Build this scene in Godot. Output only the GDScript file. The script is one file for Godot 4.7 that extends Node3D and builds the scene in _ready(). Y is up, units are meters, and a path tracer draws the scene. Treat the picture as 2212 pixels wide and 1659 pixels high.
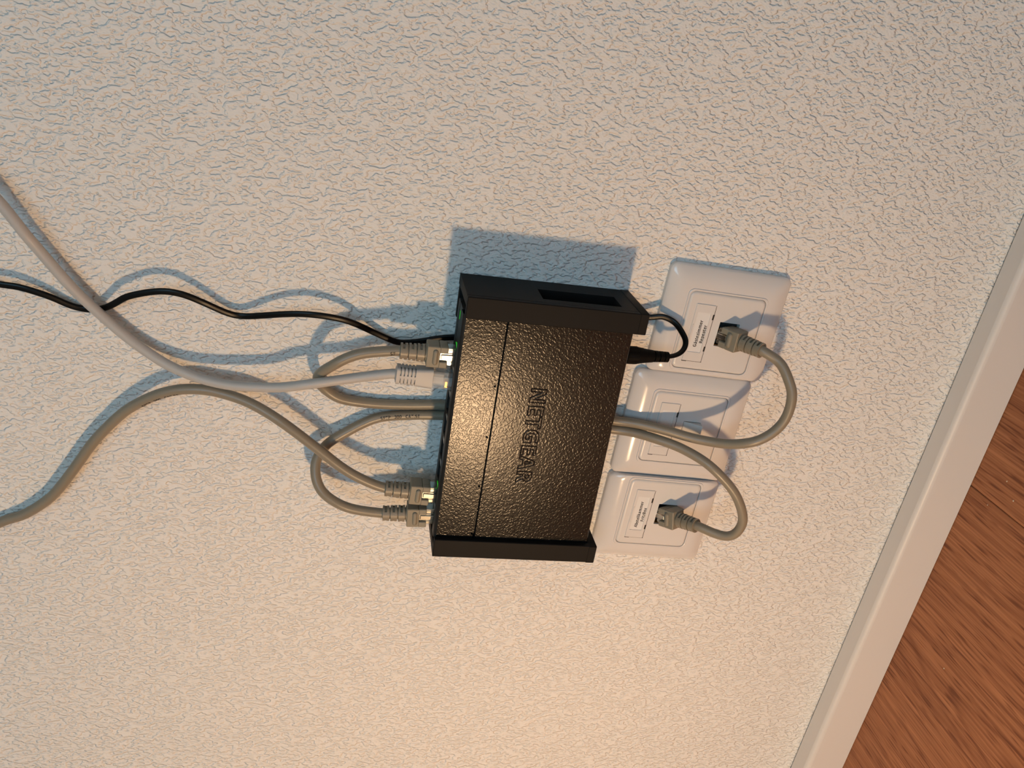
extends Node3D
# All lengths below are millimetres (MM turns them into metres): x runs right along the wall, y up from the floor, z out of the wall.
const MM := 0.001
var mat := {}
var taken := {}


# ---------- mesh builder ----------
class MB:
	var st := SurfaceTool.new()
	var xf := Transform3D.IDENTITY
	var grp := -1
	var uvf: Variant = null

	func _init() -> void:
		st.begin(Mesh.PRIMITIVE_TRIANGLES)

	func v(p: Vector3) -> void:
		if uvf != null:
			st.set_uv(uvf.call(p))
		st.add_vertex(xf * p * 0.001)

	func tri(a: Vector3, b: Vector3, c: Vector3) -> void:   # counter-clockwise as seen from outside
		if a.is_equal_approx(b) or b.is_equal_approx(c) or a.is_equal_approx(c):
			return
		st.set_smooth_group(grp)
		v(a); v(c); v(b)

	func quad(a: Vector3, b: Vector3, c: Vector3, d: Vector3) -> void:
		tri(a, b, c)
		tri(a, c, d)

	func cap(ring: PackedVector3Array, up := true) -> void:
		var c := Vector3.ZERO
		for p in ring:
			c += p
		c /= ring.size()
		for i in ring.size():
			var a := ring[i]
			var b := ring[(i + 1) % ring.size()]
			if up:
				tri(c, a, b)
			else:
				tri(c, b, a)

	# rings of equal count; groups[k] is the smooth group of the band between ring k and k + 1
	func loft(rings: Array, groups: Array, cap0 := true, cap1 := true) -> void:
		for k in rings.size() - 1:
			grp = groups[k % groups.size()]
			var A: PackedVector3Array = rings[k]
			var B: PackedVector3Array = rings[k + 1]
			for i in A.size():
				var j := (i + 1) % A.size()
				quad(A[i], A[j], B[j], B[i])
		grp = -1
		if cap0:
			cap(rings[0], false)
		if cap1:
			cap(rings[rings.size() - 1], true)

	static func rr(x0: float, x1: float, y0: float, y1: float, r: float, z: float, n := 5) -> PackedVector3Array:
		var out := PackedVector3Array()
		r = minf(r, minf(x1 - x0, y1 - y0) / 2.0)
		var cs := [Vector2(x1 - r, y0 + r), Vector2(x1 - r, y1 - r), Vector2(x0 + r, y1 - r), Vector2(x0 + r, y0 + r)]
		for q in 4:
			for i in n + 1:
				var a := -PI / 2 + q * PI / 2 + PI / 2 * i / n
				out.append(Vector3(cs[q].x + r * cos(a), cs[q].y + r * sin(a), z))
		return out

	# a box with chamfered or rounded edges
	func box(x0: float, x1: float, y0: float, y1: float, z0: float, z1: float, b := 0.4, r := -1.0) -> void:
		if r < 0.0:
			r = b
		if b <= 0.0:
			loft([rr(x0, x1, y0, y1, 0.0001, z0, 1), rr(x0, x1, y0, y1, 0.0001, z1, 1)], [-1])
			return
		loft([rr(x0 + b, x1 - b, y0 + b, y1 - b, maxf(r - b, 0.02), z0), rr(x0, x1, y0, y1, r, z0 + b), rr(x0, x1, y0, y1, r, z1 - b), rr(x0 + b, x1 - b, y0 + b, y1 - b, maxf(r - b, 0.02), z1)], [1, 1, 1] if b >= 0.6 else [-1, 2, -1])

	# profile of (y, radius) turned round the local Y axis, from angle a0 to a1
	func lathe(prof: Array, n := 28, smooth := false) -> void:
		for k in prof.size() - 1:
			grp = 10 if smooth else 20 + k
			var p: Vector2 = prof[k]
			var q: Vector2 = prof[k + 1]
			for i in n:
				var a := TAU * i / n
				var b := TAU * ((i + 1) % n) / n
				quad(Vector3(p.y * cos(a), p.x, -p.y * sin(a)), Vector3(p.y * cos(b), p.x, -p.y * sin(b)), Vector3(q.y * cos(b), q.x, -q.y * sin(b)), Vector3(q.y * cos(a), q.x, -q.y * sin(a)))
		grp = -1

	# a slice of a ring round local Y, from angle a0 to a1, inner radius r0, outer r1
	func arc(y0: float, y1: float, r0: float, r1: float, a0: float, a1: float, n := 12) -> void:
		for i in n:
			var a := lerpf(a0, a1, float(i) / n)
			var b := lerpf(a0, a1, float(i + 1) / n)
			var f := func(r: float, t: float, y: float) -> Vector3: return Vector3(r * cos(t), y, -r * sin(t))
			grp = 30
			quad(f.call(r1, a, y0), f.call(r1, b, y0), f.call(r1, b, y1), f.call(r1, a, y1))
			grp = -1
			quad(f.call(r0, a, y1), f.call(r1, a, y1), f.call(r1, b, y1), f.call(r0, b, y1))
			quad(f.call(r0, b, y0), f.call(r1, b, y0), f.call(r1, a, y0), f.call(r0, a, y0))
			if i == 0:
				quad(f.call(r0, a, y0), f.call(r1, a, y0), f.call(r1, a, y1), f.call(r0, a, y1))
			if i == n - 1:
				quad(f.call(r0, b, y1), f.call(r1, b, y1), f.call(r1, b, y0), f.call(r0, b, y0))

	func done() -> ArrayMesh:
		st.generate_normals()
		return st.commit()


func numbered(called: String, parent: Node) -> String:
	var key := str(parent.get_instance_id()) + "/" + called
	var n: int = taken.get(key, 0)
	taken[key] = n + 1
	return called if n == 0 else "%s_%03d" % [called, n]


func put(called: String, mb: MB, material: Material, parent: Node = self) -> MeshInstance3D:
	return put_mesh(called, mb.done(), material, parent)


func put_mesh(called: String, mesh: Mesh, material: Material, parent: Node = self) -> MeshInstance3D:
	var m := MeshInstance3D.new()
	m.name = numbered(called, parent)
	m.mesh = mesh
	m.material_override = material
	m.cast_shadow = GeometryInstance3D.SHADOW_CASTING_SETTING_ON
	parent.add_child(m, true)
	return m


func thing(called: String, label: String, category: String, at: Vector3, group := "") -> Node3D:
	var o := Node3D.new()
	o.name = numbered(called, self)
	add_child(o, true)
	o.position = at * MM
	tag(o, label, category, group)
	return o


func tag(o: Node, label: String, category: String, group := "") -> void:
	o.set_meta("label", label)
	o.set_meta("category", category)
	if group:
		o.set_meta("group", group)


func structure(called: String, mb: MB, material: Material, parent: Node = self) -> MeshInstance3D:
	var m := put(called, mb, material, parent)
	if parent == self:
		m.set_meta("kind", "structure")
	return m


func frame_at(y_axis: Vector3, z_hint: Vector3, at: Vector3) -> Transform3D:
	var y := y_axis.normalized()
	var x := y.cross(z_hint).normalized()
	return Transform3D(Basis(x, y, x.cross(y)), at * MM)


# ---------- curves and tubes ----------
func smooth_path(pts: Array, sub := 7) -> PackedVector3Array:
	var out := PackedVector3Array()
	for i in pts.size() - 1:
		var p0: Vector3 = pts[maxi(i - 1, 0)]
		var p1: Vector3 = pts[i]
		var p2: Vector3 = pts[i + 1]
		var p3: Vector3 = pts[mini(i + 2, pts.size() - 1)]
		for k in sub:
			out.append(p1.cubic_interpolate(p2, p0, p3, float(k) / sub))
	out.append(pts[pts.size() - 1])
	for pass_ in 6:   # take the kinks out
		var c := out.duplicate()
		for i in range(1, out.size() - 1):
			c[i] = out[i] * 0.5 + (out[i - 1] + out[i + 1]) * 0.25
		out = c
	return out


# frames along a path: each [point, normal, binormal, tangent, length so far]
func frames(path: PackedVector3Array, start := Vector3(0, 0, 1)) -> Array:
	var out := []
	var n := start
	var s := 0.0
	for i in path.size():
		var t := (path[mini(i + 1, path.size() - 1)] - path[maxi(i - 1, 0)]).normalized()
		n = (n - t * n.dot(t)).normalized()
		if i > 0:
			s += path[i].distance_to(path[i - 1])
		out.append([path[i], n, t.cross(n), t, s])
	return out


func tube(mb: MB, path: PackedVector3Array, section: Callable, sides := 20, off := Vector3.ZERO) -> void:
	var rings := []
	for f in frames(path):
		var ring := PackedVector3Array()
		for k in sides:
			var q: Vector2 = section.call(TAU * k / sides)
			ring.append(f[0] - off + f[1] * q.x + f[2] * q.y)
		rings.append(ring)
	mb.loft(rings, [5])


func round_section(r: float) -> Callable:
	return func(a: float) -> Vector2: return Vector2(cos(a), sin(a)) * r


# ---------- lettering ----------
func letters(text: String, bold: bool, cap_height: float, depth: float, width_scale := 1.0) -> TextMesh:
	var t := TextMesh.new()
	var f := SystemFont.new()
	f.font_names = PackedStringArray(["Droid Sans"])
	f.font_weight = 700 if bold else 400
	t.font = f
	t.font_size = 64
	t.text = text
	t.pixel_size = cap_height / (64.0 * 0.714)   # millimetres
	t.depth = depth
	t.curve_step = 1.0
	return t


# a copy of the text's mesh with every vertex moved by a function
func bent(t: TextMesh, move: Callable, uv: Variant = null) -> ArrayMesh:
	var a := t.surface_get_arrays(0)
	var vs: PackedVector3Array = a[Mesh.ARRAY_VERTEX]
	var ix: PackedInt32Array = a[Mesh.ARRAY_INDEX]
	var st := SurfaceTool.new()
	st.begin(Mesh.PRIMITIVE_TRIANGLES)
	st.set_smooth_group(-1)
	for i in ix:
		var p: Vector3 = move.call(vs[i])
		if uv != null:
			st.set_uv(uv.call(p))
		st.add_vertex(p * MM)
	st.generate_normals()
	return st.commit()


# lettering printed round a cable: starts at path length s0, the middle of the letters lies towards `face`, the line reads along the path (or against it)
func cable_print(text: String, path: PackedVector3Array, r: float, s0: float, face: Vector3, cap_height: float, reverse: bool, parent: Node3D, off: Vector3) -> void:
	var fr := frames(path)
	var t := letters(text, true, cap_height, 0.06)
	t.horizontal_alignment = HORIZONTAL_ALIGNMENT_LEFT
	var move := func(p: Vector3) -> Vector3:
		var s := s0 + (-p.x if reverse else p.x)
		var i := 1
		while i < fr.size() - 1 and fr[i][4] < s:
			i += 1
		var k := clampf((s - fr[i - 1][4]) / maxf(fr[i][4] - fr[i - 1][4], 0.001), 0.0, 1.0)
		var c: Vector3 = fr[i - 1][0].lerp(fr[i][0], k)
		var d: Vector3 = (fr[i - 1][3].lerp(fr[i][3], k)).normalized() * (-1.0 if reverse else 1.0)
		var f := (face - d * face.dot(d)).normalized()
		var a := (p.y) / r
		return c - off + (f * cos(a) + f.cross(d) * sin(a)) * (r + 0.02 + p.z + 0.03)
	put_mesh("printed_marking", bent(t, move), mat.ink, parent)


# ---------- noise ----------
func value_noise(cells: int, size: int, seed_: int, cells_y := -1) -> PackedFloat32Array:   # smooth noise that repeats at the edges
	var rng := RandomNumberGenerator.new()
	rng.seed = seed_
	if cells_y < 0:
		cells_y = cells
	var pad := 4
	var base := PackedFloat32Array()
	base.resize(cells * cells_y)
	for i in base.size():
		base[i] = rng.randf()
	var w := cells + 2 * pad
	var h := cells_y + 2 * pad
	var src := PackedFloat32Array()
	src.resize(w * h)
	for y in h:
		for x in w:
			src[y * w + x] = base[posmod(y - pad, cells_y) * cells + posmod(x - pad, cells)]
	var im := Image.create_from_data(w, h, false, Image.FORMAT_RF, src.to_byte_array())
	var big_w := int(round(float(w) * size / cells))
	var big_h := int(round(float(h) * size / cells_y))
	im.resize(big_w, big_h, Image.INTERPOLATE_CUBIC)
	im = im.get_region(Rect2i(int(round(float(pad) * size / cells)), int(round(float(pad) * size / cells_y)), size, size))
	return im.get_data().to_float32_array()


func height_texture(h: PackedFloat32Array, size: int) -> ImageTexture:
	return ImageTexture.create_from_image(Image.create_from_data(size, size, false, Image.FORMAT_RF, h.to_byte_array()))


func plaster_relief() -> ImageTexture:
	var size := 2000
	var a := value_noise(190, size, 11, 106)
	var b := value_noise(340, size, 12, 190)
	var c := value_noise(640, size, 13, 358)
	var d := value_noise(80, size, 14, 44)
	var h := PackedFloat32Array()
	h.resize(size * size)
	for i in h.size():
		var n := (a[i] - 0.5) * 0.9 + (b[i] - 0.5) * 0.75 + (c[i] - 0.5) * 0.3
		var t := clampf((n + 0.20) / 0.16, 0.0, 1.0)
		var u := clampf((n - 0.06) / 0.14, 0.0, 1.0)
		h[i] = 0.55 * t * t * (3.0 - 2.0 * t) + 0.30 * u * u * (3.0 - 2.0 * u) + 0.25 * n + 0.10 * (c[i] - 0.5) + 0.25 * (d[i] - 0.5)
	return height_texture(h, size)


const FACE := 164.0   # side of the square that the grain of the switch front covers, in millimetres

# where a vertex of the maker's name stands on the switch front; the name is upside down as the switch hangs ports up
func logo_layout() -> Array:
	var t := letters("NETGEAR", true, 10.2, 1.0)
	var lo := Vector2(INF, INF)
	var hi := -lo
	for p in t.surface_get_arrays(0)[Mesh.ARRAY_VERTEX]:
		lo = lo.min(Vector2(p.x, p.y))
		hi = hi.max(Vector2(p.x, p.y))
	var sx := 69.0 / (hi.x - lo.x)
	var mid := (lo + hi) / 2
	return [t, func(p: Vector3) -> Vector3: return Vector3(0.6 - (p.x - mid.x) * sx, 2.4 - (p.y - mid.y), p.z)]


func face_uv(p: Vector3) -> Vector2:
	return Vector2((p.x + FACE / 2) / FACE, (p.y + FACE / 2) / FACE)


func leather_relief() -> ImageTexture:
	var size := 1640
	var a := value_noise(150, size, 21)
	var b := value_noise(260, size, 22)
	var h := PackedFloat32Array()
	h.resize(size * size)
	for i in h.size():
		var n := (a[i] - 0.5) * 0.8 + (b[i] - 0.5) * 0.7
		var t := clampf((n + 0.22) / 0.5, 0.0, 1.0)
		h[i] = 0.5 + 0.28 * t * t * (3.0 - 2.0 * t)
	# letters: filled into a mask, blurred, and the blurred rim pressed in as a groove
	var lay := logo_layout()
	var arrays: Array = lay[0].surface_get_arrays(0)
	var vs: PackedVector3Array = arrays[Mesh.ARRAY_VERTEX]
	var ix: PackedInt32Array = arrays[Mesh.ARRAY_INDEX]
	var mask := PackedFloat32Array()
	mask.resize(size * size)
	for k in range(0, ix.size(), 3):
		if vs[ix[k]].z < 0.0 or vs[ix[k + 1]].z < 0.0 or vs[ix[k + 2]].z < 0.0:
			continue
		var q := []
		for m in 3:
			q.append(face_uv(lay[1].call(vs[ix[k + m]])) * size)
		var x0 := int(minf(q[0].x, minf(q[1].x, q[2].x)))
		var x1 := int(maxf(q[0].x, maxf(q[1].x, q[2].x))) + 1
		var y0 := int(minf(q[0].y, minf(q[1].y, q[2].y)))
		var y1 := int(maxf(q[0].y, maxf(q[1].y, q[2].y))) + 1
		for y in range(y0, y1 + 1):
			for x in range(x0, x1 + 1):
				if Geometry2D.point_is_inside_triangle(Vector2(x + 0.5, y + 0.5), q[0], q[1], q[2]):
					mask[y * size + x] = 1.0
	var c0 := Vector2i(face_uv(Vector3(-37, -5, 0)) * size)
	var c1 := Vector2i(face_uv(Vector3(38, 10, 0)) * size)
	for pass_ in 4:
		var step: int = 1 if pass_ % 2 == 0 else size
		var next := mask.duplicate()
		for y in range(c0.y, c1.y):
			for x in range(c0.x, c1.x):
				var i := y * size + x
				next[i] = (mask[i - 2 * step] + mask[i - step] + mask[i] + mask[i + step] + mask[i + 2 * step]) / 5.0
		mask = next
	for y in range(c0.y, c1.y):
		for x in range(c0.x, c1.x):
			var i := y * size + x
			h[i] -= 4.4 * 4.0 * mask[i] * (1.0 - mask[i]) * 0.5
	return height_texture(h, size)


func wood_texture(seed_: int) -> ImageTexture:   # u across 310 mm, v along 620 mm
	var size := 1024
	var fine := value_noise(420, size, seed_, 12)
	var mid := value_noise(110, size, seed_ + 1, 7)
	var broad := value_noise(10, size, seed_ + 2, 4)
	var pore := value_noise(300, size, seed_ + 3, 40)
	var wob := value_noise(6, size, seed_ + 4, 8)
	var data := PackedByteArray()
	data.resize(size * size * 3)
	var light := Color(0.72, 0.475, 0.315)
	var dark := Color(0.45, 0.25, 0.145)
	for y in size:
		for x in size:
			var i := y * size + x
			var u := 310.0 * x / size
			var v := 620.0 * y / size
			var q := u - 165.0 + 26.0 * (wob[i] - 0.5)
			var ph := v * 0.050 - sqrt(q * q + 60.0) * 0.42 + 2.2 * (broad[i] - 0.5)
			var ring := 0.5 + 0.5 * sin(ph * 1.7)
			ring = pow(ring, 5.0) * clampf(1.0 - absf(q) / 120.0, 0.0, 1.0)
			var k := 0.32 + 0.50 * (fine[i] - 0.5) + 0.26 * (mid[i] - 0.5) + 0.18 * (broad[i] - 0.5) + 0.30 * ring
			if pore[i] > 0.70:
				k += (pore[i] - 0.70) * 2.2
			var col := light.lerp(dark, clampf(k, 0.0, 1.0))
			data[i * 3] = int(col.r * 255)
			data[i * 3 + 1] = int(col.g * 255)
			data[i * 3 + 2] = int(col.b * 255)
	return ImageTexture.create_from_image(Image.create_from_data(size, size, false, Image.FORMAT_RGB8, data))


func m3(color: Color, rough := 0.5, metal := 0.0, spec := 0.5) -> StandardMaterial3D:
	var m := StandardMaterial3D.new()
	m.albedo_color = color
	m.roughness = rough
	m.metallic = metal
	m.metallic_specular = spec
	return m


func make_materials() -> void:
	var wall := m3(Color(0.905, 0.89, 0.87), 0.75, 0.0, 0.3)
	wall.uv1_triplanar = true
	wall.uv1_world_triplanar = true
	wall.uv1_scale = Vector3.ONE / 0.40
	wall.heightmap_enabled = true
	wall.heightmap_texture = plaster_relief()
	wall.heightmap_scale = 0.085
	mat.wall = wall
	mat.paint = m3(Color(0.91, 0.90, 0.88), 0.8)
	mat.skirting = m3(Color(0.845, 0.82, 0.80), 0.42)
	mat.plate = m3(Color(0.84, 0.825, 0.815), 0.16, 0.0, 0.5)
	mat.insert = m3(Color(0.84, 0.825, 0.812), 0.28, 0.0, 0.5)
	mat.paper = m3(Color(0.87, 0.86, 0.85), 0.6)
	mat.slot = m3(Color(0.10, 0.085, 0.075), 0.7)
	mat.hollow = m3(Color(0.09, 0.09, 0.095), 0.6)
	mat.ink = m3(Color(0.035, 0.03, 0.03), 0.6)
	var case_ := m3(Color(0.085, 0.076, 0.07), 0.215, 0.0, 0.39)
	case_.heightmap_enabled = true
	case_.heightmap_texture = leather_relief()
	case_.heightmap_scale = 0.015
	mat.case_ = case_
	mat.rubber = m3(Color(0.03, 0.03, 0.03), 0.55, 0.0, 0.25)
	mat.black = m3(Color(0.075, 0.075, 0.075), 0.5, 0.0, 0.4)
	mat.printed = m3(Color(0.075, 0.07, 0.068), 0.6, 0.0, 0.28)
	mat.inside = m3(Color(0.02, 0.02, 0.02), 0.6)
	mat.cord = m3(Color(0.028, 0.028, 0.03), 0.34, 0.0, 0.34)
	mat.gray = m3(Color(0.53, 0.49, 0.425), 0.36)
	mat.gray_hood = m3(Color(0.53, 0.495, 0.43), 0.55)
	mat.white = m3(Color(0.70, 0.685, 0.67), 0.45)
	mat.metal = m3(Color(0.86, 0.84, 0.80), 0.22, 1.0)
	mat.gold = m3(Color(0.85, 0.62, 0.30), 0.25, 1.0)
	var clear := m3(Color(0.95, 0.95, 0.95, 0.16), 0.06)
	clear.transparency = BaseMaterial3D.TRANSPARENCY_ALPHA
	mat.clear = clear
	mat.lens = m3(Color(0.62, 0.62, 0.60), 0.35)
	var green := m3(Color(0.16, 0.62, 0.10), 0.35)
	green.emission_enabled = true
	green.emission = Color(0.10, 0.75, 0.06)
	green.emission_energy_multiplier = 0.45
	mat.green = green
	var glass := m3(Color(0.97, 0.98, 0.98, 0.05), 0.02)
	glass.transparency = BaseMaterial3D.TRANSPARENCY_ALPHA
	mat.glass = glass
	mat.crumb = m3(Color(0.86, 0.80, 0.70), 0.8)


# ---------- setting ----------
func setting() -> void:
	var X0 := -2300.0
	var X1 := 1500.0
	var Z1 := 3000.0
	var Y1 := 2450.0
	var b := MB.new()
	b.box(X0 - 150, X1 + 150, -100, Y1 + 120, -160, 0, 0.0)
	structure("wall_back", b, mat.wall)
	b = MB.new()
	b.box(X0 - 150, X0, -100, Y1 + 120, 0, Z1, 0.0)
	structure("wall_left", b, mat.paint)
	b = MB.new()
	b.box(X1, X1 + 150, -100, Y1 + 120, 0, Z1, 0.0)
	structure("wall_right", b, mat.paint)
	# front wall, behind the camera, with a window opening
	var wx0 := -100.0
	var wx1 := 1300.0
	var wy0 := 900.0
	var wy1 := 2150.0
	b = MB.new()
	b.box(X0 - 150, X1 + 150, -100, wy0, Z1, Z1 + 150, 0.0)
	b.box(X0 - 150, X1 + 150, wy1, Y1 + 120, Z1, Z1 + 150, 0.0)
	b.box(X0 - 150, wx0, wy0, wy1, Z1, Z1 + 150, 0.0)
	b.box(wx1, X1 + 150, wy0, wy1, Z1, Z1 + 150, 0.0)
	structure("wall_front", b, mat.paint)
	b = MB.new()
	b.box(X0 - 150, X1 + 150, Y1, Y1 + 120, 0, Z1, 0.0)
	structure("ceiling", b, mat.paint)
	b = MB.new()
	for e in [[wx0, wx1, wy0, wy0 + 60], [wx0, wx1, wy1 - 60, wy1], [wx0, wx0 + 60, wy0 + 60, wy1 - 60], [wx1 - 60, wx1, wy0 + 60, wy1 - 60]]:
		b.box(e[0], e[1], e[2], e[3], Z1 + 50, Z1 + 110, 2.0)
	var win := structure("window_1", b, mat.skirting)
	b = MB.new()
	b.box(wx0 + 60, wx1 - 60, wy0 + 60, wy1 - 60, Z1 + 78, Z1 + 82, 0.0)
	put("pane", b, mat.glass, win)
	# floor: one board after another, the joints a little open
	b = MB.new()
	b.box(X0 - 150, X1 + 150, -100, -8, 0, Z1, 0.0)
	var fl := structure("floor", b, mat.slot)
	var seams := []
	var x := -92.8 - 7 * 310.0
	while x < X1:
		seams.append(x)
		x += 310.0
	var woods := []
	for k in 2:
		var wm := m3(Color.WHITE, 0.42, 0.0, 0.4)
		wm.albedo_texture = wood_texture(31 + 10 * k)
		woods.append(wm)
	for i in seams.size():
		var s: float = seams[i]
		var shift := 0.0 if i == 6 else fposmod(i * 137.0, 620.0)
		var z := -shift if i != 6 else -20.0
		var n := 0
		while z < Z1:
			var z0 := maxf(z, 0.5)
			var z1 := minf(z + 1200.0, Z1)
			if z1 - z0 > 5.0:
				var mb := MB.new()
				plank(mb, maxf(s, X0) + 0.25, minf(s + 310.0, X1) - 0.25, z0 + 0.25, z1 - 0.25)
				put("plank", mb, woods[(i + n) % 2], fl)
			z += 1200.0
			n += 1
	# skirting board: flat top with a rounded front edge, a slim open joint behind it
	b = MB.new()
	var prof := [Vector2(1.4, 0.4), Vector2(1.4, 36.7), Vector2(15.6, 36.7), Vector2(17.2, 36.3), Vector2(18.4, 35.4), Vector2(19.1, 34.2), Vector2(19.4, 32.6), Vector2(19.4, 0.4)]
	var A := PackedVector3Array()
	var B := PackedVector3Array()
	for p in prof:
		A.append(Vector3(X1, p.y, p.x))
		B.append(Vector3(X0, p.y, p.x))
	for i in prof.size():
		var j := (i + 1) % prof.size()
		b.grp = 3 if i in [2, 3, 4, 5] else -1
		b.quad(B[i], A[i], A[j], B[j]) if false else b.quad(A[i], B[i], B[j], A[j])
	b.grp = -1
	b.cap(A, true)
	b.cap(B, false)
	structure("baseboard_back", b, mat.skirting)


func plank(mb: MB, x0: float, x1: float, z0: float, z1: float) -> void:
	var c := 0.5
	var top := [Vector3(x0 + c, 0, z1 - c), Vector3(x1 - c, 0, z1 - c), Vector3(x1 - c, 0, z0 + c), Vector3(x0 + c, 0, z0 + c)]
	var rim := [Vector3(x0, -c, z1), Vector3(x1, -c, z1), Vector3(x1, -c, z0), Vector3(x0, -c, z0)]
	var low := [Vector3(x0, -8, z1), Vector3(x1, -8, z1), Vector3(x1, -8, z0), Vector3(x0, -8, z0)]
	var uv := func(p: Vector3) -> Vector2: return Vector2((p.x - x0) / 310.0, p.z / 620.0)
	var faces := [[top[0], top[1], top[2], top[3]]]
	for i in 4:
		var j := (i + 1) % 4
		faces.append([rim[i], rim[j], top[j], top[i]])
		faces.append([low[i], low[j], rim[j], rim[i]])
	mb.st.set_smooth_group(-1)
	for f in faces:
		for k in [0, 2, 1, 0, 3, 2]:
			mb.st.set_uv(uv.call(f[k]))
			mb.st.add_vertex(f[k] * MM)


# a small bare-bulb lamp on the floor, off to the left behind the camera: it lights the wall
func lamp(at: Vector3) -> void:
	var t := thing("floor_lamp", "small lamp with a bare round bulb on a slim stem", "lamp", Vector3(at.x, 0, at.z))
	var b := MB.new()
	b.lathe([Vector2(0, 0.01), Vector2(0, 70), Vector2(10, 70), Vector2(16, 60), Vector2(18, 9), Vector2(18, 0.01)], 40)
	put("base", b, mat.skirting, t)
	b = MB.new()
	b.lathe([Vector2(18, 0.01), Vector2(18, 6), Vector2(at.y - 60, 6), Vector2(at.y - 58, 14), Vector2(at.y - 22, 14), Vector2(at.y - 22, 0.01)], 24)
	put("stem", b, mat.skirting, t)
	b = MB.new()
	var prof := []
	for i in 17:
		var a := -PI / 2 + PI * i / 16
		prof.append(Vector2(at.y + 24.0 * sin(a), maxf(24.0 * cos(a), 0.01)))
	b.lathe(prof, 32, true)
	var glow := m3(Color.WHITE, 0.4)
	glow.emission_enabled = true
	glow.emission = LAMP
	glow.emission_energy_multiplier = 60.0
	put("bulb", b, glow, t)
	var l := OmniLight3D.new()
	l.name = "lamp_light"
	l.light_color = LAMP
	l.light_energy = LAMP_ENERGY
	l.light_size = 0.022
	l.omni_range = 8.0
	l.omni_attenuation = 2.0
	l.shadow_enabled = true
	l.position = Vector3(0, at.y, 0) * MM
	t.add_child(l)


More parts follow.
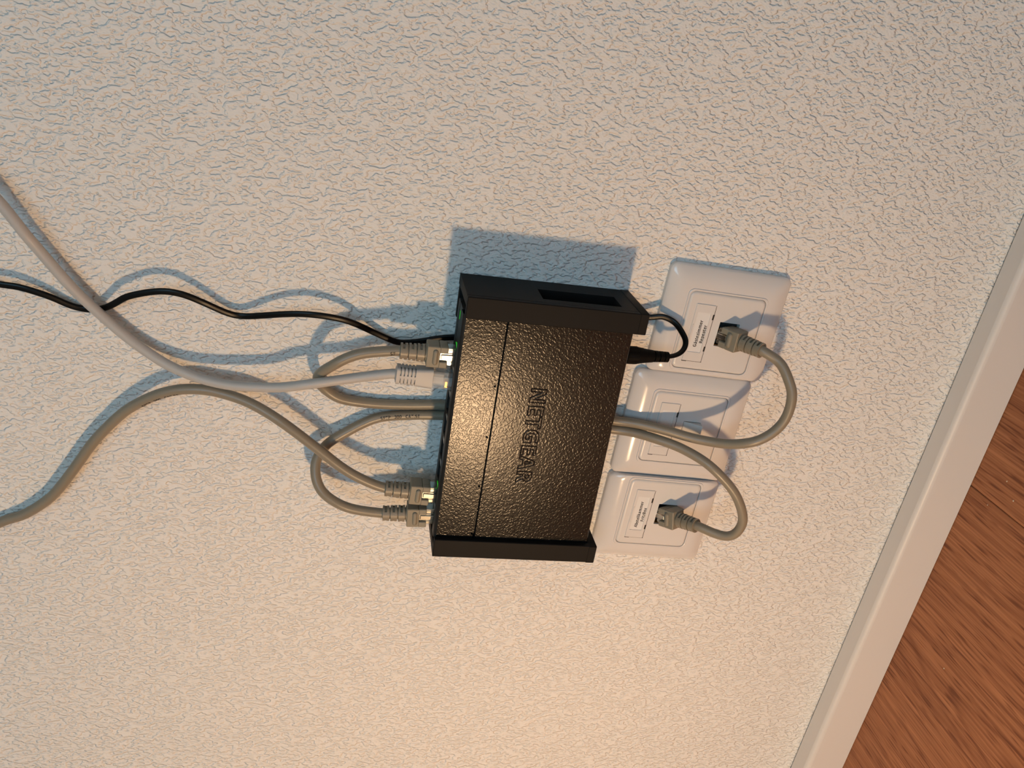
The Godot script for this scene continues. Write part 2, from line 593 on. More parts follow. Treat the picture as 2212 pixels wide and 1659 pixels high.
# ---------- wall sockets ----------
func socket(c: Vector3, ext: Array, radii: Array, label: String, lines: Array, plugged: bool) -> void:
	var t := thing("network_socket", label, "socket", c, "network sockets under the switch")
	var b := MB.new()
	var rings := []
	var inner := 30.2
	for q in [[1.0, -9.0], [1.0, -5.2], [0.97, -4.5], [0.9, -3.75], [0.8, -2.95], [0.65, -1.95], [0.5, -1.15], [0.35, -0.57], [0.2, -0.19], [0.0, 0.0]]:
		var s: float = q[0]
		rings.append(MB.rr(lerpf(-inner, ext[0], s), lerpf(inner, ext[1], s), lerpf(-inner, ext[2], s), lerpf(inner, ext[3], s), lerpf(4.6, 5.2, s), q[1], 8))
	for q in [[29.45, 0.0], [29.3, 0.45], [29.1, 0.58], [28.3, 0.58], [28.1, 0.5], [28.0, 0.3], [27.95, -1.0], [27.93, -3.0]]:
		rings.append(MB.rr(-q[0], q[0], -q[0], q[0], 4.0, q[1], 8))
	b.loft(rings, [-1, 6, 6, 6, 6, 6, 6, 6, 6, 7, -1, -1, -1, -1, -1, -1, -1], false, false)
	put("frame", b, mat.plate, t)
	# the insert, with the opening of the outlet
	b = MB.new()
	b.xf.origin.z = 2.45
	var hx := [-8.7, 8.9, -13.2, 1.6]
	if not plugged:
		hx = [-7.6, 7.0, -11.5, 1.6]
	b.loft([MB.rr(-27.8, 27.8, -27.8, 27.8, 3.9, -4.0, 4), MB.rr(-27.8, 27.8, -27.8, 27.8, 3.9, -2.7, 4), MB.rr(-27.5, 27.5, -27.5, 27.5, 3.7, -2.15, 4), MB.rr(-27.0, 27.0, -27.0, 27.0, 3.4, -1.75, 4), MB.rr(-26.3, 26.3, -26.3, 26.3, 3.0, -1.53, 4), MB.rr(-25.6, 25.6, -25.6, 25.6, 2.6, -1.5, 4), MB.rr(hx[0], hx[1], hx[2], hx[3], 0.3, -1.5, 4), MB.rr(hx[0], hx[1], hx[2], hx[3], 0.3, -8.2, 4)], [-1, 9, 9, 9, 9, -1, -1], false, false)
	put("insert", b, mat.insert, t)
	b = MB.new()
	b.xf.origin.z = 2.45
	b.quad(Vector3(hx[0], hx[2], -5.8 if plugged else -2.2), Vector3(hx[1], hx[2], -5.8 if plugged else -2.2), Vector3(hx[1], hx[3], -8.1), Vector3(hx[0], hx[3], -8.1))
	var port := put("outlet", b, mat.hollow if plugged else mat.insert, t)
	if plugged:
		b = MB.new()
		b.xf.origin.z = 2.45
		for k in 8:
			var x := -4.4 + k * 1.02
			b.box(x - 0.3, x + 0.3, -1.2, 1.3, -6.2, -5.4, 0.1)
		b.box(hx[0] + 0.1, hx[0] + 0.6, hx[2] + 0.3, hx[3] - 0.2, -7.6, -3.2, 0.1)
		put("contacts", b, mat.gold, port)
	else:
		b = MB.new()   # closed dust shutter, a wedge sloping down and out
		b.xf.origin.z = 2.45
		var s0 := [Vector3(hx[0] + 0.4, hx[3] - 0.4, -1.7), Vector3(hx[1] - 0.4, hx[3] - 0.4, -1.7), Vector3(hx[1] - 0.4, hx[2] + 0.4, 4.0), Vector3(hx[0] + 0.4, hx[2] + 0.4, 4.0)]
		b.quad(s0[3], s0[2], s0[1], s0[0])
		b.quad(Vector3(hx[0] + 0.4, hx[2] + 0.4, -2.0), Vector3(hx[1] - 0.4, hx[2] + 0.4, -2.0), s0[2], s0[3])
		b.tri(s0[0], Vector3(hx[0] + 0.4, hx[2] + 0.4, -2.0), s0[3])
		b.tri(s0[1], s0[2], Vector3(hx[1] - 0.4, hx[2] + 0.4, -2.0))
		put("shutter", b, mat.insert, port)
	# name holder: clip-on cover with a window over a paper strip
	b = MB.new()
	b.xf.origin.z = 2.45
	var cv := [-21.6, 19.8, 7.9, 21.8]
	var wd := [-15.0, 14.0, 10.1, 19.6]
	b.loft([MB.rr(cv[0], cv[1], cv[2], cv[3], 0.25, -1.5, 3), MB.rr(cv[0], cv[1], cv[2], cv[3], 0.25, -1.05, 3), MB.rr(cv[0] + 0.25, cv[1] - 0.25, cv[2] + 0.25, cv[3] - 0.25, 0.2, -0.9, 3), MB.rr(wd[0], wd[1], wd[2], wd[3], 0.3, -0.9, 3), MB.rr(wd[0], wd[1], wd[2], wd[3], 0.3, -1.4, 3)], [-1], false, false)
	var holder := put("name_holder", b, mat.insert, t)
	b = MB.new()
	b.xf.origin.z = 2.45
	b.box(wd[0], wd[1], wd[2], wd[3], -1.5, -1.32, 0.0)
	put("paper_strip", b, mat.paper, holder)
	b = MB.new()
	b.xf.origin.z = 2.45
	b.box(-22.0, -21.6, 7.0, 21.8, -1.6, -1.44, 0.0)
	b.box(-22.3, -21.8, 18.2, 21.8, -1.6, -1.44, 0.0)
	b.box(cv[0], cv[1], 7.15, 7.45, -1.6, -1.45, 0.0)
	b.box(9.6, 13.4, 7.3, 8.5, -1.6, -0.86, 0.0)
	b.box(-13.6, -10.0, 7.3, 8.5, -1.6, -0.86, 0.0)
	put("slots", b, mat.slot, holder)
	b = MB.new()   # finger notch over the window
	b.xf.origin.z = 2.45
	b.loft([MB.rr(-8.5, 5.5, 20.2, 21.2, 0.5, -0.95, 3), MB.rr(-8.0, 5.0, 20.3, 21.1, 0.4, -0.55, 3)], [-1], false, true)
	put("finger_rib", b, mat.insert, holder)
	var y := 16.3 if lines.size() > 1 else 13.6
	for k in lines.size():
		var tm := letters(lines[k], true, 2.35, 0.05)
		var shift: Vector3 = Vector3(-1.4 if lines.size() > 1 else -0.6, y - k * 3.75 - 1.0, 1.18)
		put_mesh("lettering", bent(tm, func(p: Vector3) -> Vector3: return Vector3(p.x * 0.93, p.y, p.z) + shift), mat.ink, holder)


# ---------- plugs ----------
var gray_plugs := {}

func make_gray_plug(inner: float) -> Node3D:   # nose at the origin, cable leaves along +y, latch side +z
	var p := Node3D.new()
	p.name = "plug"
	# moulded hood with an open notch for the latch and an oval thumb hollow
	var b := MB.new()
	b.xf = Transform3D(Basis(Vector3(1, 0, 0), Vector3(0, 1, 0), Vector3(0, 0, 1)), Vector3(0, 0, 0))
	var w := 7.1
	var zb := -6.6
	var zt := 6.4
	b.loft([MB.rr(-w + 0.6, w - 0.6, 9.8, 17.6, 0.6, zb, 6), MB.rr(-w, w, 9.8, 18.0, 0.9, zb + 0.6, 6), MB.rr(-w, w, 9.8, 18.0, 0.9, zt - 0.5, 6), MB.rr(-w + 0.5, w - 0.5, 9.8, 17.5, 0.5, zt, 6), MB.rr(-5.2, 5.2, 10.8, 14.2, 1.7, zt, 6), MB.rr(-5.05, 5.05, 10.95, 14.05, 1.55, zt + 0.75, 6), MB.rr(-4.6, 4.6, 11.4, 13.6, 1.1, zt + 1.25, 6), MB.rr(-3.8, 3.8, 12.2, 12.8, 0.3, zt + 1.5, 6)], [1, 2, 1, -1, 4, 4, 4], true, true)
	b.box(-w, w, 4.6, 9.9, zb, 2.2, 0.5, 0.8)
	b.box(-w, -2.9, 4.6, 9.9, 1.8, zt, 0.45, 0.5)
	b.box(2.9, w, 4.6, 9.9, 1.8, zt, 0.45, 0.5)
	put("hood", b, mat.gray_hood, p)
	# metal shield with its latch tongue
	b = MB.new()
	b.box(-5.85, 5.85, inner, 5.5, -4.6, 3.9, 0.3, 0.3)
	b.box(-2.6, 2.6, 1.0, 9.6, 3.6, 4.5, 0.25, 0.3)
	b.box(-1.6, 1.6, maxf(inner, -3.0), 8.8, 4.6, 5.4, 0.3, 0.4)
	b.box(-5.0, -3.1, maxf(inner, -3.0), 5.2, 3.7, 4.3, 0.15, 0.2)
	b.box(3.1, 5.0, maxf(inner, -3.0), 5.2, 3.7, 4.3, 0.15, 0.2)
	put("shield", b, mat.metal, p)
	# ribbed strain relief: three split rings on a slimmer core
	b = MB.new()
	b.lathe([Vector2(17.5, 5.6), Vector2(18.6, 5.6), Vector2(18.6, 4.3), Vector2(34.4, 3.9), Vector2(34.4, 3.3)], 28)
	for k in 3:
		var y0 := 19.2 + k * 5.3
		var r := 5.75 - 0.22 * k
		b.lathe([Vector2(y0, 4.2), Vector2(y0, r), Vector2(y0 + 1.6, r), Vector2(y0 + 1.6, 4.2)], 28)
		b.lathe([Vector2(y0 + 3.1, 4.2), Vector2(y0 + 3.1, r), Vector2(y0 + 4.5, r), Vector2(y0 + 4.5, 4.2)], 28)
		for side in 2:
			var mid := PI / 2 + side * PI
			b.arc(y0 + 1.55, y0 + 3.15, 4.1, r, mid - PI / 2 + 0.9, mid + PI / 2 - 0.9, 10)
	put("strain_relief", b, mat.gray, p)
	return p


func add_plug(parent: Node3D, nose: Vector3, tail: Vector3, up: Vector3, off: Vector3, inner := -5.0) -> void:
	if not gray_plugs.has(inner):
		gray_plugs[inner] = make_gray_plug(inner)
	var p: Node3D = gray_plugs[inner].duplicate()
	p.name = numbered("plug", parent)
	p.transform = frame_at(tail - nose, up, nose - off)
	parent.add_child(p, true)


func white_plug(parent: Node3D, nose: Vector3, tail: Vector3, up: Vector3, off: Vector3) -> void:
	var p := Node3D.new()
	p.name = numbered("plug", parent)
	p.transform = frame_at(tail - nose, up, nose - off)
	parent.add_child(p, true)
	var b := MB.new()   # tapered boot, slit five times on each face
	var turn := Transform3D(Basis(Vector3(1, 0, 0), Vector3(0, 0, -1), Vector3(0, 1, 0)), Vector3.ZERO)   # local z of the loft becomes +y
	b.xf = Transform3D(Basis(Vector3(-1, 0, 0), Vector3(0, 0, 1), Vector3(0, 1, 0)), Vector3.ZERO)
	var at := func(y: float) -> Array: return [lerpf(6.8, 5.9, clampf((y - 12.0) / 11.0, 0.0, 1.0)), lerpf(4.7, 5.3, clampf((y - 12.0) / 11.0, 0.0, 1.0))]
	var rings := []
	var groups := []
	for y in [12.0, 12.6, 23.0]:
		var s: Array = at.call(y)
		rings.append(MB.rr(-s[0], s[0], -s[1], s[1], 2.0, y, 6))
		groups.append(1)
	b.loft(rings, [1, 1, 1], true, true)
	var y := 23.0
	for k in 5:   # slit, then rib
		b.loft([MB.rr(-4.6, 4.6, -4.0, 4.0, 2.0, y, 6), MB.rr(-4.6, 4.6, -4.0, 4.0, 2.0, y + 0.75, 6)], [1], false, false)
		b.box(-0.9, 0.9, -5.3, 5.3, y, y + 0.75, 0.0)
		b.box(-5.9, -5.1, -1.2, 1.2, y, y + 0.75, 0.0)
		b.box(5.1, 5.9, -1.2, 1.2, y, y + 0.75, 0.0)
		var e := y + 0.75
		var f := e + (1.55 if k < 4 else 2.2)
		b.loft([MB.rr(-5.8, 5.8, -5.2, 5.2, 2.2, e, 6), MB.rr(-5.8, 5.8, -5.2, 5.2, 2.2, f, 6)], [1], true, true)
		y = f
	b.loft([MB.rr(-5.4, 5.4, -4.9, 4.9, 2.4, y, 6), MB.rr(-3.6, 3.6, -3.6, 3.6, 3.0, y + 0.8, 6)], [1], true, true)
	put("boot", b, mat.white, p)
	b = MB.new()
	b.loft([MB.rr(-2.4, 2.4, 15.0, 20.5, 0.3, 0.0, 3), MB.rr(-2.3, 2.3, 15.1, 20.4, 0.3, 0.12, 3)], [-1], false, true)
	b.xf = Transform3D(Basis.IDENTITY, Vector3(0, 0, 4.85))
	put("thumb_pad", b, mat.white, p)
	b = MB.new()
	b.box(-5.85, 5.85, -5.0, 12.4, -4.1, 3.9, 0.25, 0.3)
	put("clear_housing", b, mat.clear, p)
	b = MB.new()
	b.box(-2.9, 2.9, -3.5, 12.0, 4.3, 5.3, 0.25, 0.4)
	put("latch", b, mat.clear, p)
	b = MB.new()
	b.box(-3.6, 3.6, 4.5, 12.2, -2.4, 1.6, 0.5, 0.6)
	put("wire_sleeve", b, mat.white, p)
	b = MB.new()
	b.box(-5.2, -0.9, -2.5, 3.8, -2.8, 2.6, 0.2)
	for k in 8:
		b.box(-4.2 + k * 1.02 - 0.2, -4.2 + k * 1.02 + 0.2, -4.5, 1.5, -3.8, -2.9, 0.05)
	put("contacts", b, mat.gold, p)


# ---------- switch and brackets ----------
const TILT := 0.0314159   # the switch hangs 1.8 degrees off level
const SWITCH_AT := Vector3(-75.6, 360.6, 9.0)

func on_switch(u: float, v: float, z: float) -> Vector3:
	return SWITCH_AT + Vector3(u * cos(TILT) - v * sin(TILT), u * sin(TILT) + v * cos(TILT), z)


func network_switch() -> void:
	var t := thing("network_switch", "black eight-port network switch with grained front and raised maker's name", "network switch", SWITCH_AT)
	t.rotation.z = TILT
	var U := 80.4
	var F := 36.0
	var b := MB.new()
	b.uvf = face_uv
	# front shell: lower panel, groove, upper panel with four little notches, rounded edge towards the ports
	b.box(-U, U, -51, 29.5, 26.5, F, 0.5, 0.3)
	b.box(-U, U, 29.0, 31.2, 26.5, F - 2.2, 0.0)
	var notches := [-75.2, -37.5, -0.7, 35.5]
	var x := -U
	for n in notches:
		b.box(x, n - 1.6, 30.8, 32.4, 26.5, F, 0.0)
		b.box(n - 1.6, n + 1.6, 31.0, 32.4, 26.5, F - 1.6, 0.0)
		x = n + 1.6
	b.box(x, U, 30.8, 32.4, 26.5, F, 0.0)
	b.box(-U, U, 32.4, 55.6, 26.5, F, 0.0)
	put("front_shell", b, mat.case_, t)
	b = MB.new()
	var e := []
	for q in [Vector2(55.6, F), Vector2(56.6, F - 0.25), Vector2(57.3, F - 0.9), Vector2(57.7, F - 1.8), Vector2(57.7, 26.5), Vector2(55.6, 26.5)]:
		e.append(q)
	var ea := PackedVector3Array()
	var eb := PackedVector3Array()
	for q in e:
		ea.append(Vector3(-U, q.x, q.y))
		eb.append(Vector3(U, q.x, q.y))
	for i in e.size():
		var j: int = (i + 1) % e.size()
		b.grp = 3 if i < 3 else -1
		b.quad(ea[i], eb[i], eb[j], ea[j])
	put("front_edge", b, mat.black, t)
	# back shell and the webs between the ports
	b = MB.new()
	b.box(-U, U, -51, 57.2, 4, 12, 0.4)
	b.box(-U, U, -50.6, 41, 11.9, 26.6, 0.0)
	var us := []
	for k in 8:
		us.append(46.5 - 17.0 * k)
	b.box(us[0] + 6.7, U, 41, 57.0, 11.9, 26.6, 0.0)
	b.box(-U, us[7] - 6.7, 41, 57.0, 11.9, 26.6, 0.0)
	for k in 7:
		b.box(us[k + 1] + 6.7, us[k] - 6.7, 41, 57.0, 11.9, 26.6, 0.0)
	put("back_shell", b, mat.black, t)
	for k in 8:
		var u: float = us[k]
		b = MB.new()   # port: a dark lined hollow with a raised rim
		for s in [[-6.7, -6.2, 12.0, 26.5], [6.2, 6.7, 12.0, 26.5], [-6.2, 6.2, 12.0, 12.6], [-6.2, 6.2, 25.9, 26.5]]:
			b.box(u + s[0], u + s[1], 41.2, 57.35, s[2], s[3], 0.0)
		b.box(u - 6.2, u + 6.2, 41.1, 42.0, 12.6, 25.9, 0.0)
		for q in 8:   # spring contacts
			b.box(u - 4.0 + q * 1.02, u - 3.6 + q * 1.02, 44, 50.0, 23.6, 24.2, 0.0)
		var port := put("port", b, mat.inside, t)
		b = MB.new()   # three-cornered light window on the web beside it
		var c := u + 8.6
		b.loft([PackedVector3Array([Vector3(c - 1.7, 56.9, 24.8), Vector3(c - 1.7, 57.5, 24.8), Vector3(c + 1.7, 57.5, 24.8), Vector3(c + 1.7, 56.9, 24.8)]), PackedVector3Array([Vector3(c - 0.2, 56.9, 17.5), Vector3(c - 0.2, 57.5, 17.5), Vector3(c + 0.2, 57.5, 17.5), Vector3(c + 0.2, 56.9, 17.5)])], [-1])
		var lit := k == 0 or k == 6
		var l := put("status_light", b, mat.green if lit else mat.lens, port)
		l.set_meta("label", "green lit status light" if lit else "unlit status light")
	b = MB.new()
	b.box(70.5, 76.0, 56.9, 57.25, 16.3, 17.5, 0.0)
	put("power_light", b, mat.green, t)
	b = MB.new()
	b.box(61.5, 63.8, 56.9, 57.05, 12.4, 13.2, 0.0)
	put("reset_hole", b, mat.inside, t)
	# the maker's name
	var lay := logo_layout()
	put_mesh("raised_lettering", bent(lay[0], func(p: Vector3) -> Vector3: return lay[1].call(p) + Vector3(0, 0, F - 0.45), face_uv), mat.case_, t)


func brackets() -> void:
	for side in [1.0, -1.0]:
		var right: bool = side > 0
		var t := thing("wall_bracket", "black printed bracket with an oblong side opening, holding the switch end above the power lead" if right else "black printed bracket holding the switch end beside the two lower gray plugs", "bracket", SWITCH_AT, "brackets holding the switch")
		t.rotation.z = TILT
		var b := MB.new()
		var hole := [-42.3, 8.8, 9.5, 29.5]
		var ox := 86.0
		var o1 := 93.0
		var ad := func(mb: MB, x0: float, x1: float, y0: float, y1: float, z0: float, z1: float, bev: float) -> void:
			if right:
				mb.box(x0, x1, y0, y1, z0, z1, bev)
			else:
				mb.box(-x1, -x0, y0, y1, z0, z1, bev)
		ad.call(b, ox, o1, hole[1], 57, -9, 36.2, 0.3)
		ad.call(b, ox, o1, -57, hole[0], -9, 36.2, 0.3)
		ad.call(b, ox, o1, hole[0] - 0.3, hole[1] + 0.3, -9, hole[2], 0.0)
		ad.call(b, ox, o1, hole[0] - 0.3, hole[1] + 0.3, hole[3], 36.2, 0.0)
		put("side_wall", b, mat.printed, t)
		b = MB.new()
		ad.call(b, 79.3, o1, -56.8, 57, 36.15, 40.4, 0.45)
		put("front_strip", b, mat.printed, t)
		b = MB.new()
		ad.call(b, 79.3, o1 + 0.4, -57.6, -51.4, -9, 40.6, 0.7)
		put("bottom_stop", b, mat.printed, t)
		b = MB.new()
		ad.call(b, 64.0, 86.5, 18, 56.6, -9, -4.6, 0.6)
		put("fixing_flange", b, mat.printed, t)
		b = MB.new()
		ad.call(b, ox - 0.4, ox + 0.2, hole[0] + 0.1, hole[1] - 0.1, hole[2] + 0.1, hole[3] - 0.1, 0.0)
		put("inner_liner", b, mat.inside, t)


# ---------- cables ----------
func cables() -> void:
	var nose := func(k: int) -> Vector3: return on_switch(46.5 - 17.0 * k, 57.6, 19.0)
	var up := Vector3(0, 0, 1)
	# gray patch cable A: top right port, loop, behind the switch, right-hand socket
	var A := [on_switch(46.5, 86.0, 19.0), on_switch(46.5, 92.0, 19.0), Vector3(-33.2, 461.3, 28.0), Vector3(-36.5, 476.5, 28.0), Vector3(-41.2, 486.4, 28.0), Vector3(-46.9, 493.6, 27.3), Vector3(-55.1, 500.2, 21.0), Vector3(-61.1, 502.8, 16.0), Vector3(-67.4, 501.9, 11.0), Vector3(-73.1, 497.2, 8.5), Vector3(-78.8, 488.6, 7.0), Vector3(-81.2, 477.3, 5.0), Vector3(-81.7, 460.4, 4.0), Vector3(-79.9, 437.9, 3.7), Vector3(-77.6, 417.5, 3.7), Vector3(-75.5, 370.0, 3.9), Vector3(-74.4, 330.0, 5.0), Vector3(-73.7, 296.6, 9.0), Vector3(-71.7, 282.0, 14.0), Vector3(-71.2, 261.0, 21.8), Vector3(-72.1, 246.8, 26.8), Vector3(-71.1, 233.5, 33.0), Vector3(-68.0, 221.7, 40.5), Vector3(-61.6, 211.2, 48.0), Vector3(-54.9, 202.8, 50.5), Vector3(-45.7, 196.2, 51.5), Vector3(-34.9, 193.8, 52.0), Vector3(-22.2, 194.8, 51.0), Vector3(-13.5, 198.7, 47.5), Vector3(-6.7, 202.8, 43.0), Vector3(-2.9, 207.4, 39.0), Vector3(0.4, 216.7, 35.0), Vector3(0.2, 219.5, 31.0)]
	patch_cable("gray patch cable looping from the top right switch port to the right-hand socket", A, nose.call(0), on_switch(46.5, 92.6, 19.0), Vector3(-0.6, 236.0, 6.2), Vector3(0.4, 216.7, 35.0), 0)
	# gray patch cable B: last port, loop, behind the switch, left-hand socket
	var B := [on_switch(-73.8, 86.0, 18.4), on_switch(-74.4, 92.0, 18.2), Vector3(-151.8, 469.1, 27.0), Vector3(-148.1, 480.7, 27.0), Vector3(-142.4, 490.8, 25.0), Vector3(-135.5, 496.1, 22.0), Vector3(-128.0, 498.2, 18.5), Vector3(-121.4, 497.8, 15.0), Vector3(-114.2, 493.7, 11.0), Vector3(-109.2, 488.1, 8.5), Vector3(-103.7, 480.4, 7.0), Vector3(-96.2, 470.0, 6.3), Vector3(-90.9, 459.3, 5.3), Vector3(-88.0, 442.7, 4.3), Vector3(-85.4, 416.4, 3.7), Vector3(-83.4, 370.0, 3.9), Vector3(-81.5, 330.0, 5.0), Vector3(-80.5, 295.3, 9.0), Vector3(-78.6, 280.8, 15.0), Vector3(-78.0, 267.9, 23.0), Vector3(-78.6, 254.4, 30.0), Vector3(-81.2, 241.0, 39.0), Vector3(-85.6, 230.5, 46.0), Vector3(-95.4, 217.3, 50.0), Vector3(-104.5, 209.0, 52.0), Vector3(-114.8, 202.7, 52.5), Vector3(-123.6, 199.8, 52.0), Vector3(-133.0, 200.9, 50.0), Vector3(-138.2, 205.4, 47.0), Vector3(-139.5, 212.9, 42.0), Vector3(-138.8, 222.2, 36.0), Vector3(-140.0, 225.0, 32.0)]
	patch_cable("gray patch cable looping from the last switch port to the left-hand socket", B, nose.call(7), on_switch(-74.4, 92.6, 18.2), Vector3(-147.8, 241.4, 6.2), Vector3(-138.9, 223.6, 35.0), 1)
	# long gray cable that comes down from the upper left
	var C := [Vector3(-330.0, 1180.0, 3.8), Vector3(-320.0, 1000.0, 3.8), Vector3(-296.0, 860.0, 3.8), Vector3(-252.0, 765.0, 3.8), Vector3(-222.0, 731.0, 3.7), Vector3(-197.2, 699.6, 3.7), Vector3(-189.7, 684.6, 4.7), Vector3(-176.4, 669.6, 5.4), Vector3(-165.6, 661.5, 6.5), Vector3(-146.6, 650.3, 7.0), Vector3(-127.4, 639.6, 6.6), Vector3(-107.9, 624.9, 7.3), Vector3(-97.9, 614.9, 8.6), Vector3(-87.4, 600.5, 11.0), Vector3(-81.2, 586.0, 13.0), Vector3(-79.2, 571.7, 14.5), Vector3(-80.2, 560.9, 15.0), Vector3(-82.4, 546.1, 18.2), Vector3(-87.6, 530.7, 22.6), Vector3(-96.0, 515.1, 25.7), Vector3(-109.4, 495.5, 27.3), Vector3(-121.6, 477.9, 28.3), Vector3(-129.6, 460.4, 28.3), Vector3(-132.4, 450.5, 28.0), on_switch(-54.8, 86.0, 19.0)]
	patch_cable("long gray network cable snaking down from the upper left to the second-last switch port", C, nose.call(6), on_switch(-54.2, 92.4, 19.0), Vector3.ZERO, Vector3.ZERO, 2)
	# white cable
	var base := Vector3(-47.0, 418.0, 27.0)
	var D := [Vector3(330.0, 1180.0, 5.0), Vector3(250.0, 960.0, 6.0), Vector3(150.0, 810.0, 12.0), Vector3(80.0, 737.0, 18.0), Vector3(48.0, 704.5, 20.0), Vector3(25.2, 683.5, 20.0), Vector3(9.6, 672.3, 19.0), Vector3(-0.6, 665.7, 16.0), Vector3(-20.5, 650.5, 13.5), Vector3(-32.8, 639.6, 11.0), Vector3(-47.9, 622.9, 10.5), Vector3(-58.7, 607.9, 11.0), Vector3(-66.0, 593.5, 13.0), Vector3(-70.9, 575.3, 16.0), Vector3(-71.9, 557.1, 19.4), Vector3(-70.9, 542.9, 20.8), Vector3(-68.7, 524.9, 22.0), Vector3(-62.6, 507.2, 25.6), Vector3(-56.3, 482.0, 24.0), Vector3(-50.6, 464.4, 26.3), Vector3(-48.2, 454.0, 27.0), on_switch(30.2, 85.0, 18.4)]
	var t := thing("network_cable", "smooth white network cable with a clear plug in the second switch port", "cable", base)
	var b := MB.new()
	tube(b, smooth_path(D), round_section(3.2), 22, base)
	put("jacket", b, mat.white, t)
	white_plug(t, nose.call(1) + Vector3(0, 0, -0.4), on_switch(30.3, 92.6, 18.0), up, base)
	# thin black power lead: twin core, behind the switch and back up into its power jack
	base = Vector3(-28.0, 419.0, 3.0)
	var E := [Vector3(-60.0, 1180.0, 3.0), Vector3(-22.0, 1000.0, 3.0), Vector3(-40.0, 860.0, 4.0), Vector3(-22.0, 760.0, 7.0), Vector3(-25.0, 716.0, 9.0), Vector3(-26.9, 689.9, 9.0), Vector3(-27.1, 680.4, 9.0), Vector3(-29.2, 671.2, 8.2), Vector3(-32.3, 662.2, 6.5), Vector3(-36.8, 653.2, 4.2), Vector3(-38.7, 643.8, 2.7), Vector3(-35.4, 633.6, 6.0), Vector3(-29.1, 625.3, 9.5), Vector3(-23.7, 618.4, 11.3), Vector3(-17.1, 601.1, 14.5), Vector3(-17.0, 587.7, 14.7), Vector3(-21.8, 574.4, 12.6), Vector3(-28.5, 561.0, 7.8), Vector3(-29.4, 550.7, 6.8), Vector3(-24.9, 536.2, 11.5), Vector3(-21.0, 522.0, 15.0), Vector3(-19.3, 507.8, 16.5), Vector3(-21.1, 488.9, 14.5), Vector3(-29.0, 472.3, 7.5), Vector3(-34.0, 460.8, 4.5), Vector3(-36.2, 452.2, 3.2), Vector3(-33.4, 438.8, 3.0), Vector3(-30.0, 428.1, 3.0), Vector3(-28.1, 418.9, 3.0), Vector3(-24.0, 390.0, 3.0), Vector3(-14.0, 350.0, 3.2), Vector3(-3.0, 318.0, 4.5), Vector3(3.0, 299.5, 7.0), Vector3(5.6, 288.5, 9.5), Vector3(7.8, 281.7, 11.5), Vector3(5.7, 273.8, 14.0), Vector3(1.4, 269.2, 19.0), Vector3(-3.2, 266.7, 24.0), Vector3(-8.1, 267.9, 27.0), Vector3(-11.7, 272.2, 29.0), Vector3(-13.9, 279.2, 29.5), Vector3(-14.2, 284.0, 29.8)]
	t = thing("power_lead", "thin black twin-core power lead winding down behind the switch to its round plug", "cable", base)
	b = MB.new()
	tube(b, smooth_path(E), func(a: float) -> Vector2: return Vector2(cos(a) * 1.25, sin(a) * 2.05) * (1.0 - 0.16 * pow(absf(cos(a)), 6.0)), 24, base)
	put("jacket", b, mat.cord, t)
	var p := Node3D.new()
	p.name = "power_plug"
	p.transform = frame_at(Vector3(-14.1, 279.0, 29.4) - Vector3(-15.4, 309.4, 31.2), up, Vector3(-15.4, 309.4, 31.2) - base)
	t.add_child(p, true)
	b = MB.new()
	b.lathe([Vector2(0.45, 0.01), Vector2(0.5, 5.2), Vector2(1.2, 5.8), Vector2(9.0, 5.7), Vector2(15.0, 4.7), Vector2(20.2, 4.1), Vector2(20.2, 3.4)], 30, false)
	for k in 14:   # grip ribs
		var a := TAU * k / 14
		b.xf = Transform3D(Basis(Vector3.UP, a), Vector3.ZERO)
		b.box(-0.45, 0.45, 1.4, 8.6, 5.3, 5.95, 0.15)
	b.xf = Transform3D.IDENTITY
	put("grip", b, mat.rubber, p)
	b = MB.new()
	b.lathe([Vector2(19.8, 2.6), Vector2(31.5, 2.3)], 24)
	for k in 3:
		var y := 21.2 + 3.6 * k
		b.lathe([Vector2(y, 2.4), Vector2(y, 3.9 - 0.15 * k), Vector2(y + 2.6, 3.8 - 0.15 * k), Vector2(y + 2.6, 2.4)], 24)
	put("strain_relief", b, mat.rubber, p)


func patch_cable(label: String, pts: Array, n0: Vector3, t0: Vector3, n1: Vector3, t1: Vector3, which: int) -> void:
	var base := n0
	var t := thing("patch_cable", label, "cable", base, "gray network cables")
	var path := smooth_path(pts)
	var b := MB.new()
	tube(b, path, round_section(3.4), 24, base)
	put("jacket", b, mat.gray, t)
	add_plug(t, n0, t0, Vector3(0, 0, 1), base)
	if which < 2:
		add_plug(t, n1, t1, Vector3(0, 0.8, 0.6), base, 1.5)
	var cam := Vector3(162.1, 493.9, 522.0)
	var fr := frames(path)
	# printed along the jackets where the photograph shows it
	var near := func(q: Vector3) -> float:
		var best := 0
		for i in fr.size():
			if fr[i][0].distance_to(q) < fr[best][0].distance_to(q):
				best = i
		return fr[best][4]
	if which == 0:
		var q := Vector3(-33.0, 459.6, 28.0)
		cable_print("SF", path, 3.4, near.call(q), Vector3(-0.25, 0, 1), 2.3, true, t, base)
	elif which == 1:
		var q := Vector3(-90.6, 458.8, 5.3)
		cable_print("SFTP   300   CAT.5E", path, 3.4, near.call(q), Vector3(0.15, 0.1, 1), 2.2, false, t, base)
	else:
		var q := Vector3(-95.0, 611.5, 9.0)
		cable_print("SFTP   300   CAT.5E", path, 3.4, near.call(q), Vector3(-0.9, -0.35, 0.75), 2.2, false, t, base)


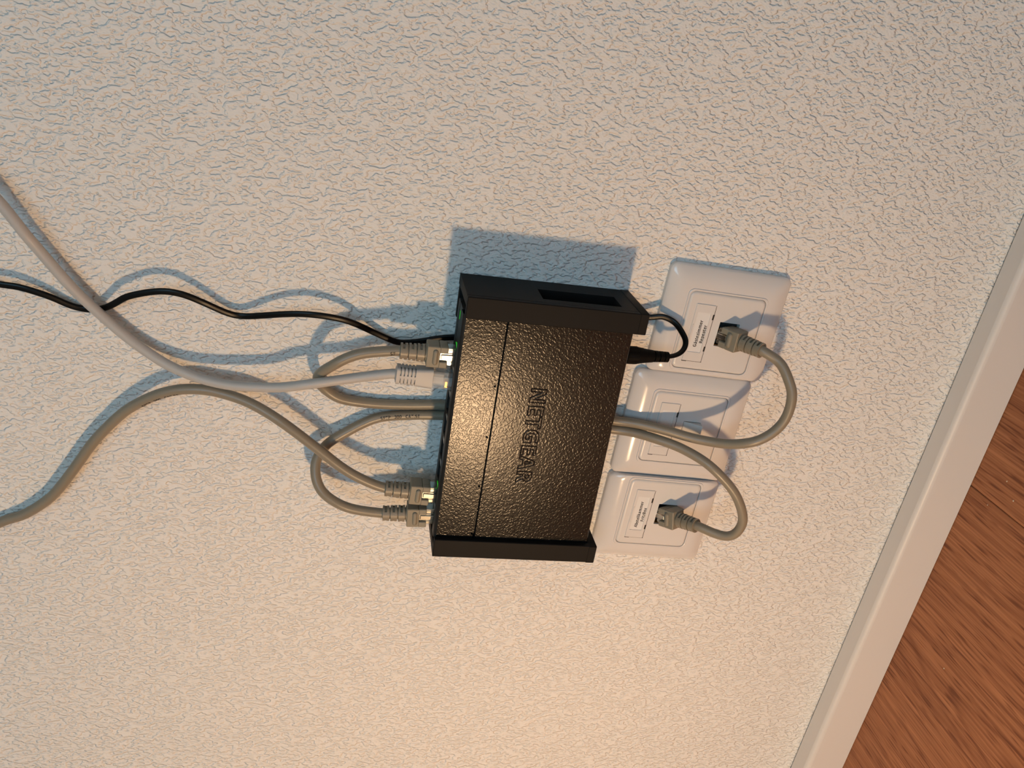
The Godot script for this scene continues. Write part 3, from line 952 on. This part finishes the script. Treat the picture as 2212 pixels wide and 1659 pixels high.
func crumbs() -> void:
	var spots := [[-71.7, 48.5, "pale crumb on the floor by the dark board joint, nearer the wall socket side"], [-80.9, 60.9, "pale crumb on the floor, farthest out beside the dark board joint"], [-96.5, 41.7, "tiny pale crumb lying just across the dark board joint"], [-229.9, 70.1, "pale crumb alone on the pointed wood grain of the floor"]]
	for i in spots.size():
		var b := MB.new()
		var r: float = [0.55, 0.6, 0.4, 0.5][i]
		var prof := []
		for k in 7:
			var a := -PI / 2 + PI * k / 6
			prof.append(Vector2(r * 0.7 * sin(a) + r * 0.7, maxf(r * cos(a), 0.01)))
		b.lathe(prof, 9)
		var m := put("crumb", b, mat.crumb)
		m.position = Vector3(spots[i][0], 0.0, spots[i][1]) * MM
		m.scale = Vector3(1.0, 1.0, 0.75 + 0.1 * i)
		tag(m, spots[i][2], "crumb", "crumbs on the floor")


const LAMP := Color(1.0, 0.823, 0.622)
const LAMP_ENERGY := 0.28
const DAY := Color(0.688, 0.919, 1.0)
const DAY_ENERGY := 1.8

func _ready() -> void:
	# camera
	var cam := Camera3D.new()
	cam.name = "camera"
	cam.fov = 49.307
	cam.near = 0.01
	cam.far = 50.0
	cam.transform = Transform3D(Basis(Vector3(0.18229, -0.97180, 0.14961), Vector3(0.90685, 0.10737, -0.40754), Vector3(0.37998, 0.20996, 0.90085)), Vector3(162.1, 493.9, 522.0) * MM)
	add_child(cam)
	cam.current = true
	# evening sky outside the window, and the light it sends in through the opening
	var we := WorldEnvironment.new()
	we.name = "environment"
	var env := Environment.new()
	env.background_mode = Environment.BG_SKY
	var sm := ProceduralSkyMaterial.new()
	sm.sky_top_color = Color(0.36, 0.58, 0.82)
	sm.sky_horizon_color = Color(0.62, 0.80, 0.90)
	sm.ground_bottom_color = Color(0.30, 0.30, 0.30)
	sm.ground_horizon_color = Color(0.60, 0.64, 0.68)
	sm.sky_energy_multiplier = 1.0
	env.background_energy_multiplier = 3.8
	var sky := Sky.new()
	sky.sky_material = sm
	env.sky = sky
	env.tonemap_mode = Environment.TONE_MAPPER_LINEAR
	env.tonemap_exposure = 1.0
	env.sdfgi_enabled = true
	env.ssao_enabled = true
	env.ssil_enabled = true
	we.environment = env
	add_child(we)
	var day := AreaLight3D.new()
	day.name = "window_daylight"
	day.area_size = Vector2(1.28, 1.13)
	day.light_color = DAY
	day.light_energy = DAY_ENERGY
	day.area_range = 8.0
	day.shadow_enabled = true
	day.transform = Transform3D(Basis.IDENTITY, Vector3(0.6, 1.525, 3.04))
	add_child(day)
	make_materials()
	lamp(Vector3(-365.0, 293.0, 679.0))
	setting()
	network_switch()
	brackets()
	var g := ["Gästezimmer", "Repeater"]
	socket(Vector3(0, 237.9, 9), [-33.6, 44.5, -44.3, 44.0], [], "white network socket labelled Gästezimmer Repeater, beside the power plug", ["Gästezimmer", "Repeater"], true)
	socket(Vector3(-74.9, 243.3, 9), [-41.9, 41.0, -44.6, 44.4], [], "white network socket crossed by two gray cables, no plug in it", ["rin"], false)
	socket(Vector3(-146.7, 243.5, 9), [-42.2, 29.6, -44.2, 43.8], [], "white network socket with the two-line Abstellkammer name strip, farthest from the power plug", ["Abstellkammer", "FritzBox"], true)
	cables()
	crumbs()
